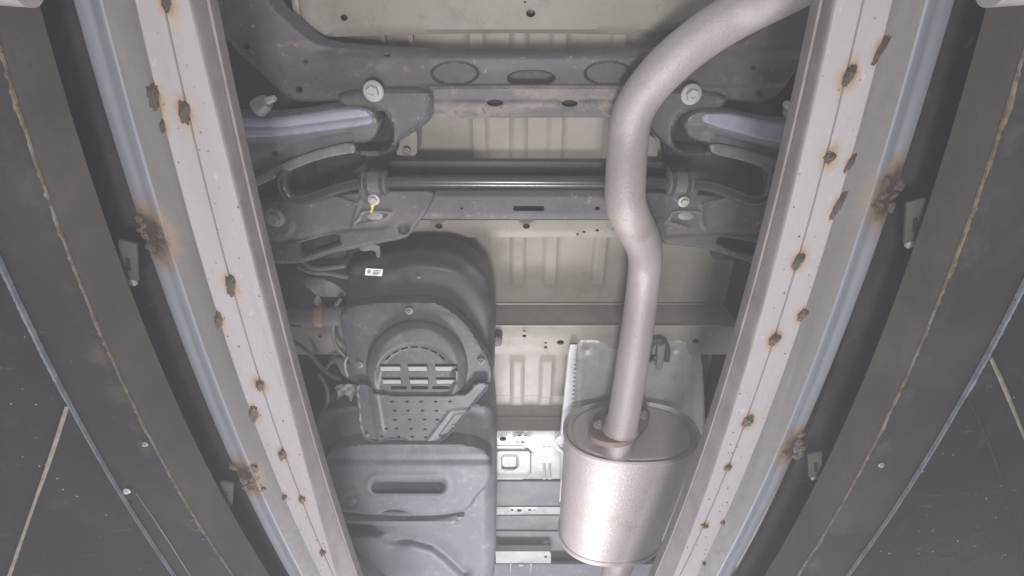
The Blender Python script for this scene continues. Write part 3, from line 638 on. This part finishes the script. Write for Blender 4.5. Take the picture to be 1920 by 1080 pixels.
for px, pl_, z in ((700, LPL, .831), (1283, LPR, .831)):
    sheet('clamp_plate', [(px - 28, 318), (px + 28, 318), (px + 26, 366), (px + 14, 384), (px - 14, 384), (px - 28, 366)], z, M['sub'], SF, h=lambda P, d, c=px: .001 * ss(np.abs(P[:, 0] - c), 8, 16) - .007 * np.exp(-((P[:, 1] - 341) / 12) ** 2), step=4, rnd=3, skirt=.006)
    sheet('locating_tab', [(px - 14 + 2, 399), (px + 18, 399), (px + 17, 412), (px - 12 + 2, 412)], z + .002, M['dull'], SF, step=4, rnd=2, skirt=.006, sm=1)
    sheet('clamp_foot', [(px - 26, 404), (px - 24, 397), (px - 10, 395), (px + 10, 395), (px + 30, 396), (px + 36, 401), (px + 33, 404), (px + 20, 400), (px - 10, 399), (px - 20, 400), (px - 24, 412), (px - 36, 423), (px - 40, 420), (px - 30, 410)], z + .003, M['sub2'], SF, step=3, rnd=1, skirt=.004, sm=1)
bolt(701, 374, .826, .0098, SF, BOLT, label='small pale bolt with a yellow paint mark below it'); bolt(1282, 378, .826, .0095, SF, BOLT)
sheet('paint_mark', [(694, 384), (703, 384), (700, 391), (698, 399), (694, 399), (696, 390)], .829, M['yellow'], SF, step=3, skirt=.0004, sm=0)
bolt(516, 408, .829, .0165, SF, BOLTD, label='large dusty flange bolt near the left rail')
bolt(762, 284, .93, .007, SF, BOLTD)
sheet('body_piece', [(744, 262), (770, 240), (782, 240), (782, 300), (748, 300), (742, 280)], .95, M['body'], car, step=7, rnd=2, skirt=.05)
sheet('body_piece', [(1212, 250), (1232, 262), (1234, 290), (1228, 302), (1212, 302)], .95, M['body'], car, step=7, rnd=2, skirt=.05)

# suspension arms
al = [(405, 212), (460, 217), (520, 216), (575, 209), (640, 196), (690, 200), (706, 216), (712, 238), (704, 258), (690, 268), (663, 268), (600, 284), (545, 300), (500, 318), (458, 340), (430, 330), (400, 260)]
def armh(c0):
    def fh(P, d):
        t = P[:, 1] - np.interp(P[:, 0], [400, 450, 530, 620, 680, 740], [256, 257, 256, 243, 234, 230])
        H = .020 * ss(t, -2, 12) + .003 * np.exp(-((t + 17) / 3.5) ** 2) + .010 * (1 - ss(t, -48, -30))
        H -= .004 * np.exp(-(np.hypot(P[:, 0] - 515, P[:, 1] - 285) / 18) ** 2)
        return H
    return fh
AL = sheet('suspension_arm', al, .826, M['sub2'], car, h=armh(0), step=3, rnd=6, skirt=.04, holes=[ell(515, 288, 6, 5, 10)], hrnd=2, label='grey-blue pressed suspension arm left of the subframe')
ar = [(1600, 232), (1485, 230), (1440, 226), (1360, 205), (1310, 206), (1288, 218), (1283, 240), (1292, 262), (1330, 268), (1380, 282), (1420, 292), (1480, 315), (1520, 330), (1600, 300)]
def arh(P, d):
    t = P[:, 1] - np.interp(P[:, 0], [1280, 1320, 1380, 1440, 1490], [232, 236, 252, 268, 272])
    H = .020 * ss(t, -2, 12) + .010 * (1 - ss(t, -48, -30)); return H
AR = sheet('suspension_arm', ar, .826, M['sub2'], car, h=arh, step=4, rnd=6, skirt=.04, label='grey-blue pressed suspension arm right of the exhaust pipe')
fll = [(450, 352), (463, 343), (520, 310), (575, 288), (630, 272), (655, 268), (666, 273), (666, 287), (650, 288), (600, 298), (548, 318), (490, 346), (455, 362)]
sheet('arm_flange', fll, .832, M['sub2'], AL, step=4, rnd=2, skirt=.006)
flr = [(1330, 274), (1340, 269), (1380, 276), (1420, 287), (1465, 302), (1500, 320), (1500, 342), (1462, 328), (1420, 310), (1380, 298), (1336, 289)]
sheet('arm_flange', flr, .832, M['sub2'], AR, step=4, rnd=2, skirt=.006)
tl = [(405, 216), (460, 220), (520, 219), (575, 212), (640, 200), (686, 204), (700, 218), (700, 232), (680, 236), (620, 244), (530, 256), (450, 258), (405, 256)]
sheet('arm_upper_face', tl, .8225, M['arm'], AL, h=lambda P, d: .010 * (1 - ss(P[:, 1] - np.interp(P[:, 0], [400, 450, 530, 620, 680, 740], [256, 257, 256, 243, 234, 230]), -46, -28)) + .003 * np.exp(-((P[:, 1] - np.interp(P[:, 0], [400, 530, 620, 700], [240, 239, 227, 217])) / 3.5) ** 2), step=3, rnd=5, skirt=.004, sm=1, label='dusty upper face of the arm, lamp reflection coloured in lavender-grey')
tr = [(1600, 238), (1485, 233), (1440, 229), (1360, 209), (1314, 212), (1306, 226), (1340, 238), (1390, 252), (1440, 266), (1500, 270), (1600, 274)]
sheet('arm_upper_face', tr, .8225, M['arm'], AR, h=lambda P, d: .008 * ss(P[:, 0], 1330, 1300), step=3, rnd=6, skirt=.004, sm=1, label='dusty upper face of the arm, lamp reflection coloured in lavender-grey')
# ball joint stud on top of the arm
for pts, pr in (([(484, 203), (500, 190), (515, 184)], AL), ([(1488, 208), (1480, 200), (1473, 194)], AR)):
    a, b, c = [PZ(x, y, .83 - .004 * i) for i, (x, y) in enumerate(pts)]
    tube('ball_joint', [a, a * .4 + b * .6, b], [.014, .013, .010], M['dull'], pr, 14, 0); tube('joint_stud', [b, c], [.0055, .0045], M['bolt'], pr, 10, 0)

# ---- exhaust: pipe, flange, muffler
D = .060
path = [(1560, -70, 96), (1480, -22, 92), (1400, 18, 86), (1325, 62, 84), (1262, 112, 82), (1212, 165, 79), (1183, 215, 77), (1177, 270, 75.5), (1172, 345, 76), (1172, 378, 76), (1178, 402, 76), (1205, 452, 69), (1211, 478, 64), (1209, 510, 62), (1203, 560, 60.5), (1192, 640, 60), (1180, 720, 59), (1168, 790, 58.5), (1163, 812, 58.5)]
pts = [PD(x, y, D * 1000 / w_) for x, y, w_ in path]
P8 = [np.array(tuple(p)) for p in pts]
tube('exhaust_pipe', pts, D / 2, M['exh'], car, 32, 3, caps=False)
def sell(cx, cz, rx, rz, n=64, e=2.35):
    o = []
    for k in range(n):
        a = 2 * math.pi * k / n; c, s = math.cos(a), math.sin(a)
        o.append((cx + rx * math.copysign(abs(c) ** (2 / e), c), cz + rz * math.copysign(abs(s) ** (2 / e), s)))
    return o
def ovals(name, secs, mtl, parent, cap0=False, cap1=False, label=None, cx=.246, cz=.806, rx=.137, rz=.086, smooth=35):
    V = []; F = []; n = 64
    for y, s in secs:
        t = (y - .807) / .322                                        # the can narrows towards its far end
        V += [Vector((x, y, z)) for x, z in sell(cx - .016 * t, cz, (rx - .019 * t) * s, rz * s)]
    for j in range(len(secs) - 1):
        for k in range(n): F.append((j * n + k, (j + 1) * n + k, (j + 1) * n + (k + 1) % n, j * n + (k + 1) % n))
    if cap0: F.append(tuple(range(n)))
    if cap1: F.append(tuple((len(secs) - 1) * n + k for k in range(n))[::-1])
    return link(name, V, F, mtl, parent, smooth, label=label)
MU = ovals('muffler', [(.812, .99), (.816, 1.0)] + [(.83 + .03 * k, 1.0) for k in range(10)] + [(1.122, .995)], M['exh'], car)
ovals('end_rim', [(.815, .985), (.815, 1.016), (.811, 1.026), (.804, 1.022), (.802, 1.0), (.806, .975)], M['exh'], MU, smooth=60)
ovals('end_rim', [(1.118, .99), (1.120, 1.018), (1.126, 1.026), (1.133, 1.018), (1.134, .98)], M['exh'], MU, smooth=60)
ovals('end_cap', [(.806, .98), (.812, .95), (.812, .90), (.808, .88), (.806, .86), (.806, .5), (.806, .02)], M['exh'], MU, cap0=False, cap1=True)
ovals('end_cap', [(1.133, .98), (1.130, .93), (1.136, .85), (1.137, .02)], M['exh'], MU, cap1=True)
# inlet stub and flange
c0 = PYp(1163, 806, .765); c1 = PYp(1155, 846, .810)
tube('inlet_stub', [c0, (c0 + c1) / 2, c1 + Vector((0, -.004, 0)), c1], [.0285, .029, .030, .034], M['exh'], MU, 28, 1, caps=False)
tube('pipe_collar', [c0 + Vector((0.001, -.022, 0.004)), c0 + Vector((0, -.006, 0.001)), c0], [.0305, .0325, .036], M['exh'], MU, 28, 1)
FLG = sheet('pipe_flange', [(1102, 810), (1106, 790), (1126, 764), (1165, 755), (1192, 756), (1208, 761), (1220, 771), (1217, 792), (1200, 811), (1183, 827), (1150, 832), (1114, 824)], .762, M['flange'], car, plane='y', step=6, rnd=2, skirt=.013, sm=1, label='rusty three-cornered pipe flange in front of the muffler')
for px, py in ((1121, 797), (1205, 779)):
    place('stud_nut', NUT, FLG, PYp(px, py, .760), (math.radians(-90), 0, 0.3), .0105)
# tail pipe
tube('tail_pipe', [Vector((.27, 1.13, .80)), Vector((.27, 1.16, .80)), Vector((.262, 1.22, .79)), Vector((.25, 1.4, .80))], [.055, .045, .034, .034], M['exh'], car, 28, 1)

# ---- heat shield above the muffler
def hsh(P, d):
    H = .0016 * np.array([noise.noise((x * .035, y * .035, 1)) for x, y in P]) + .0003 * np.sin(P[:, 0] * .8) * np.sin(P[:, 1] * .8 + P[:, 0] * .2)
    for (cx, cy) in ((1100, 655), (1264, 654)): H += .005 * np.exp(-(np.hypot(P[:, 0] - cx, P[:, 1] - cy) / 8) ** 2)
    H += .008 * (1 - ss(P[:, 0], 1070, 1092)); H += .010 * ss(P[:, 0], 1280, 1300)
    return H
HS = sheet('heat_shield', [(1068, 660), (1070, 648), (1082, 638), (1100, 637), (1130, 638), (1142, 648), (1158, 656), (1200, 656), (1214, 640), (1222, 634), (1246, 634), (1255, 640), (1276, 637), (1296, 643), (1312, 656), (1318, 690), (1322, 780), (1330, 900), (1330, 960), (1048, 960), (1052, 880), (1058, 780), (1064, 700)], .922, M['alu'], car, h=hsh, step=3.2, rnd=3, skirt=.004, sm=1, holes=[[(1212, 664), (1222, 645), (1236, 642), (1240, 665), (1228, 672), (1216, 682)]])
# bright rolled edge with serrations
V = []; F = []; n = 220
for k in range(n + 1):
    t = k / n; py = 646 + t * (896 - 646)
    cx = np.interp(py, [646, 660, 700, 760, 815, 822, 832, 842, 848, 896], [1072, 1069, 1065, 1059, 1054, 1047, 1042, 1047, 1055, 1056])
    wv = (6 + 7 * ss(py, 640, 760)) * .5 + (3.2 * math.sin(k * .9) if py > 680 else 0) * .9
    a = PZ(cx - 4, py, .915); b = PZ(cx - 2, py, .9095); c = PZ(cx + 5, py, .910); e = PZ(cx + 8 + wv, py, .917 + .002 * math.sin(k * .9))
    V += [a, b, c, e]
    if k: i = 4 * k; F += [(i + q, i + q + 1, i + q - 3, i + q - 4) for q in range(3)]
link('rolled_edge', V, [f[::-1] for f in F], M['foil'], HS, 60, label='bright serrated edge of the heat shield')
tube('hook', [PZ(1056, 846, .912), PZ(1045, 838, .909), PZ(1041, 828, .908), PZ(1046, 819, .909), PZ(1054, 815, .912)], .004, M['foil'], HS, 10, 2)
# hanger behind the pipe
HG = tube('exhaust_hanger', [PZ(1216, 664, .915), PZ(1218, 648, .905), PZ(1230, 637, .90), PZ(1246, 640, .90), PZ(1252, 656, .905), PZ(1250, 675, .912)], .0065, M['sub'], car, 12, 2)
tube('hanger_strap', [PZ(1240, 644, .897), PZ(1239, 665, .897), PZ(1236, 688, .912)], [.0125, .011, .010], M['exh'], HG, 12, 1, flat=.6)
tube('hanger_rod', [PZ(1208, 676, .912), PZ(1218, 682, .908), PZ(1227, 676, .906), PZ(1232, 686, .912)], .003, M['dull'], HG, 8, 2)

# ---- plastic housing
H1 = sheet('housing_shell', [(640, 580), (652, 560), (650, 500), (656, 496), (700, 474), (760, 463), (836, 463), (866, 472), (894, 490), (916, 518), (927, 562), (928, 640), (926, 716), (880, 720), (662, 718), (650, 660), (640, 620)], .845, M['plastic'], car,
           h=lambda P, d: .016 * (1 - ss(P[:, 1], 462, 510)) + .012 * ss(np.hypot(P[:, 0] - 790, (P[:, 1] - 620)), 120, 150), step=5, rnd=16, skirt=.045, sm=2, smooth=65)
sheet('housing_band', [(636, 596), (644, 582), (654, 571), (700, 566), (735, 562), (800, 562), (828, 568), (852, 584), (880, 610), (902, 645), (922, 680), (925, 710), (915, 720), (887, 719), (884, 730), (880, 760), (700, 760), (694, 722), (664, 718), (655, 680), (645, 640)], .815, M['plastic2'], H1,
      h=lambda P, d: .006 * ss(P[:, 0], 668, 640) + .006 * (1 - ss(P[:, 1], 566, 592)), step=4, rnd=7, skirt=.016, sm=1)
# domed cover with slots and louvers
slots = []
for y0, y1, xs in ((682, 696, ((712, 751), (764, 801), (815, 857))), (707, 720, ((716, 752), (767, 803), (817, 855)))):
    for a, b in xs: slots.append([(a, y0), (b, y0), (b + 1, y1), (a + 2, y1)])
sl2 = [rrect(733, 724, 763, 730, 2, 2), rrect(771, 724, 803, 730, 2, 2), rrect(810, 724, 842, 730, 2, 2)]
arcs = []
for k in range(7):
    a0 = math.radians(214 + k * 16.5); a1 = a0 + math.radians(11.5)
    c = (778, 706); R1, R2 = 62, 58.5; o = []
    for t in (0, .5, 1): a = a0 + (a1 - a0) * t; o.append((c[0] + 1.1 * R1 * math.cos(a), c[1] + .92 * R1 * math.sin(a)))
    for t in (1, .5, 0): a = a0 + (a1 - a0) * t; o.append((c[0] + 1.1 * R2 * math.cos(a), c[1] + .92 * R2 * math.sin(a)))
    arcs.append(o)
def domeh(P, d):
    e = np.hypot((P[:, 0] - 782) / 95, (P[:, 1] - 690) / 90)
    rec = 1 - ss(np.hypot((P[:, 0] - 779) / 76, (P[:, 1] - 712) / 66), .88, 1.04)
    H = .014 * ss(e, .78, 1.0) + .012 * rec
    return H
ring = [(782 + 95 * math.cos(t), 690 + 90 * math.sin(t)) for t in np.radians(np.arange(145, 396, 6))]
dome = ring + [(868, 742), (850, 744), (704, 744)]
H3 = sheet('domed_cover', dome, .792, M['plastic2'], H1, h=domeh, step=3.4, rnd=6, skirt=.03, hskirt=.010, sm=0, holes=slots + sl2 + arcs)
for i, s_ in enumerate(slots):
    (a, y0), (b, _), _, (_, y1) = s_
    zz = .8035
    sheet('louver', [(a + 1, y0 + 6), (b - 1, y0 + 6), (b, y1 - 0.5), (a + 2.5, y1 - 0.5)], zz, M['louver'], H3, h=lambda P, d, y=y0: .004 * (1 - ss(P[:, 1], y, y + 8)), step=4, skirt=.003, sm=0)
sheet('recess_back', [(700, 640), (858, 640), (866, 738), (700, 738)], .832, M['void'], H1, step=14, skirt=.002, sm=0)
# perforated foot plate
ph = [(x, 753) for x in (735, 763, 789, 817, 844)] + [(x, 770) for x in (740, 765, 792, 818)] + [(x, 787) for x in (741, 768, 796, 820)] + [(724, 804), (743, 803.5), (771, 804), (797, 805)] + [(716, 818), (747, 819), (773, 819), (798, 820)]
def fph(P, d):
    H = np.zeros(len(P))
    e = dist(P, [(697, 690), (706, 745), (716, 806)], False); H -= .0014 * np.exp(-(e / 4) ** 2)
    H += .003 * ss(P[:, 0] - (700 + .16 * (P[:, 1] - 745)), 0, -8)
    e = dist(P, [(803, 826), (845, 772), (880, 769)], False); H -= .0016 * np.exp(-(e / 3.5) ** 2)
    q = np.array([(822, 817), (852, 777), (884, 773), (845, 822)]); s2 = np.where(inside(P, q), 1, -1) * dist(P, q); H += .004 * ss(s2, -2, 3)
    H -= .0022 * np.exp(-((d - 2) / 1.6) ** 2)
    return H
H5 = sheet('perforated_foot', [(664, 718), (694, 720), (704, 742), (868, 742), (884, 728), (888, 718), (917, 718), (916, 728), (900, 745), (882, 768), (852, 806), (830, 827), (806, 836), (772, 836), (766, 828), (758, 825), (724, 825), (718, 832), (700, 834), (682, 824), (673, 803), (670, 760)], .800, M['plastic2'], H1,
      h=fph, step=2.2, rnd=2, skirt=.006, sm=1, hskirt=.005, holes=[ell(x, y, 3.8, 2.0, 9) for x, y in ph])
for x, y in ((688, 816), (850, 797)): bolt(x, y, .7985 if x < 700 else .805, .0042, H5, BOLTD)
for x, y, z in ((767, 583, .812), (902, 677, .812), (674, 684, .812), (785, 520, .842)):
    bolt(x, y, z, .0075 if y > 550 else .003, H1, NUT, 'nut')
ST = sheet('label_sticker', [(686, 503), (718, 505), (716, 518), (684, 516)], .8425, M['paper'], H1, step=5, skirt=.001, sm=0, label='small white printed label on the black housing')
for (x0_, y0_, x1_, y1_) in ((689, 506, 697, 507.4), (689, 508.6, 697, 510), (689, 511, 696, 512.6), (700, 507, 715, 508.4), (699, 510, 714, 511.2), (698, 512.6, 713, 514), (700, 515, 708, 515.8)):
    sheet('print_line', [(x0_, y0_), (x1_, y0_ + .3), (x1_, y1_ + .3), (x0_, y1_)], .8422, M['ink'], ST, step=6, skirt=.0002, sm=0)
# hose and harness left of the housing
HO = tube('filler_hose', [PZ(540, 592, .86), PZ(580, 594, .86), PZ(615, 594, .86), PZ(650, 592, .85)], [.016, .0175, .018, .019], M['sub2'], car, 20, 1)
tube('hose_band', [PZ(594, 594, .859), PZ(608, 594, .859)], .0205, M['orange'], HO, 20, 0, label='orange tape band round the hose')
for k in range(6):
    tube('cable', [PZ(612 + 3 * k, 690 - 6 * k, .86), PZ(630 + 2 * k, 668 + 5 * k, .85), PZ(648, 680 + 5 * k, .85), PZ(668, 700 + 3 * k, .85)], .0035, M['sub'], car, 8, 2)
for a_, b_, c_, d_ in (((556, 470), (575, 500), (600, 505), (648, 498)), ((560, 500), (585, 512), (615, 512), (652, 520)), ((548, 640), (575, 655), (612, 700), (640, 712)), ((600, 700), (618, 735), (610, 780), (618, 820)), ((640, 560), (628, 575), (622, 640), (650, 672))):
    tube('cable', [PZ(*a_, .875), PZ(*b_, .865), PZ(*c_, .86), PZ(*d_, .85)], .0042, M['sub2'], car, 8, 2)
tube('cable', [PZ(655, 665, .84), PZ(645, 680, .84), PZ(652, 705, .84)], .003, M['dull'], car, 8, 2)
sheet('torn_tape', [(625, 726), (645, 719), (672, 722), (690, 735), (676, 740), (664, 738), (657, 756), (652, 740), (640, 742), (631, 752), (634, 736)], .838, M['tape'], car, h=lambda P, d: .004 * np.sin(P[:, 0] * .3) * np.sin(P[:, 1] * .4), step=3, skirt=.001, sm=1, label='torn cloth tape end hanging by the housing')
sheet('body_piece', [(566, 522), (600, 521), (628, 532), (652, 552), (640, 557), (594, 556), (584, 545), (570, 535)], .915, M['dull'], car, step=5, skirt=.004, sm=1, h=lambda P, d: .006 * ss(P[:, 0], 590, 594))  # pale sheet added in place of lit floor seen through the liner opening
sheet('hose_clip', [(590, 558), (596, 552), (604, 566), (598, 576), (588, 570)], .92, M['tape'], car, step=4, rnd=1, skirt=.006)
sheet('rubber_block', [(926, 632), (942, 634), (941, 648), (926, 650)], .88, M['sub'], car, step=4, rnd=2, skirt=.03)
sheet('connector', [(672, 462), (710, 456), (714, 482), (706, 484), (703, 468), (676, 472)], .845, M['sub2'], H1, step=4, rnd=1, skirt=.01)

# ---- fuel tank
def tankh(P, d):
    H = .012 * ss(P[:, 0], 905, 930) + .022 * (1 - ss(P[:, 1], 770, 832)) 
    t = np.interp(P[:, 0], [600, 730, 748, 775, 800, 830, 858, 890], [1000, 1005, 1002, 1005, 1008, 1022, 1045, 1070])
    H -= .020 * ss(P[:, 1] - t, -4, 5) * (1 - ss(P[:, 0], 680, 745))
    e = dist(P, [(700, 1010), (775, 1011), (815, 1022), (840, 1042), (872, 1072)], False); H += .016 * np.exp(-(e / 10) ** 2) * ss(P[:, 0], 690, 760)
    H += .014 * ss(P[:, 1], 976, 984) * (1 - ss(P[:, 1] - t, -8, -3)) * (1 - ss(P[:, 0], 690, 750))
    H += .02 * ss(P[:, 1] - (1090 + (P[:, 0] - 700) * .9 * (P[:, 0] < 700)), 0, 40) * 0
    return H
TK = sheet('fuel_tank', [(590, 770), (700, 752), (915, 752), (928, 775), (930, 880), (930, 1010), (926, 1090), (910, 1160), (720, 1160), (690, 1085), (648, 1060), (630, 960), (595, 880)], .824, M['tank'], car, h=tankh, step=4, rnd=10, skirt=.10, sm=1, smooth=60)
def shh(P, d):
    c = np.array(rrect(698, 900, 832, 922, 10)); s_ = np.where(inside(P, c), 1, -1) * dist(P, c)
    H =   .020 * ss(s_, -4, 4) - .0025 * np.exp(-((s_ + 9) / 4) ** 2)
    e = np.hypot((P[:, 0] - 658) / 1.15, P[:, 1] - 940); H += .0026 * np.exp(-((e - 10) / 2) ** 2) - .002 * np.exp(-(e / 4) ** 2)
    H += .011 * (1 - ss(P[:, 1], 832, 880)) + .010 * (1 - ss(P[:, 0], 612, 650)) + .004 * np.exp(-((P[:, 1] - 862) / 6) ** 2)
    H += .006 * ss(P[:, 0] + (P[:, 1] - 900) * .4, 885, 925)
    H -= .0015 * np.exp(-((d - 4) / 2) ** 2) * ss(P[:, 1], 880, 920)
    return H
sheet('tank_shield', [(604, 880), (618, 846), (650, 832), (760, 828), (880, 830), (918, 845), (925, 888), (914, 912), (893, 932), (886, 948), (870, 959), (830, 966), (782, 967), (765, 961), (752, 956), (738, 955), (722, 957), (710, 966), (670, 963), (628, 957), (612, 920)], .783, M['tank'], TK, h=shh, step=3.4, rnd=7, skirt=.030, sm=1, label='pressed stone guard with a long slot under the tank')
sheet('tank_seam', [(620, 962), (660, 968), (720, 974), (780, 975), (840, 970), (872, 965), (866, 976), (852, 985), (800, 988), (740, 987), (680, 983), (625, 978)], .797, M['tank'], TK, h=lambda P, d: -.003 * ss(P[:, 1], 974, 978), step=4, rnd=3, skirt=.01, sm=1)
sheet('lower_strap', [(640, 1030), (665, 1045), (700, 1075), (740, 1120), (640, 1120)], .79, M['sub2'], TK, step=8, rnd=3, skirt=.02, sm=1)

# ------------------------------------------------------------------ haze box added for the milky lens veil
bm = bmesh.new(); bmesh.ops.create_cube(bm, size=1); me = bpy.data.meshes.new('haze'); bm.to_mesh(me); bm.free()
hz = bpy.data.objects.new('haze', me); COL.objects.link(hz); hz.location = (0, .9, .15); hz.scale = (6, 6, 2.9); hz['kind'] = 'stuff'
hm = bpy.data.materials.new('lens_veil_haze'); hm.use_nodes = True; nt = hm.node_tree; nt.nodes.clear()
ou = nt.nodes.new('ShaderNodeOutputMaterial'); pv = nt.nodes.new('ShaderNodeVolumePrincipled')
pv.inputs['Color'].default_value = (0.93, 0.91, 0.94, 1); pv.inputs['Density'].default_value = 0.088; pv.inputs['Anisotropy'].default_value = 0.0
nt.links.new(pv.outputs[0], ou.inputs['Volume']); me.materials.append(hm)
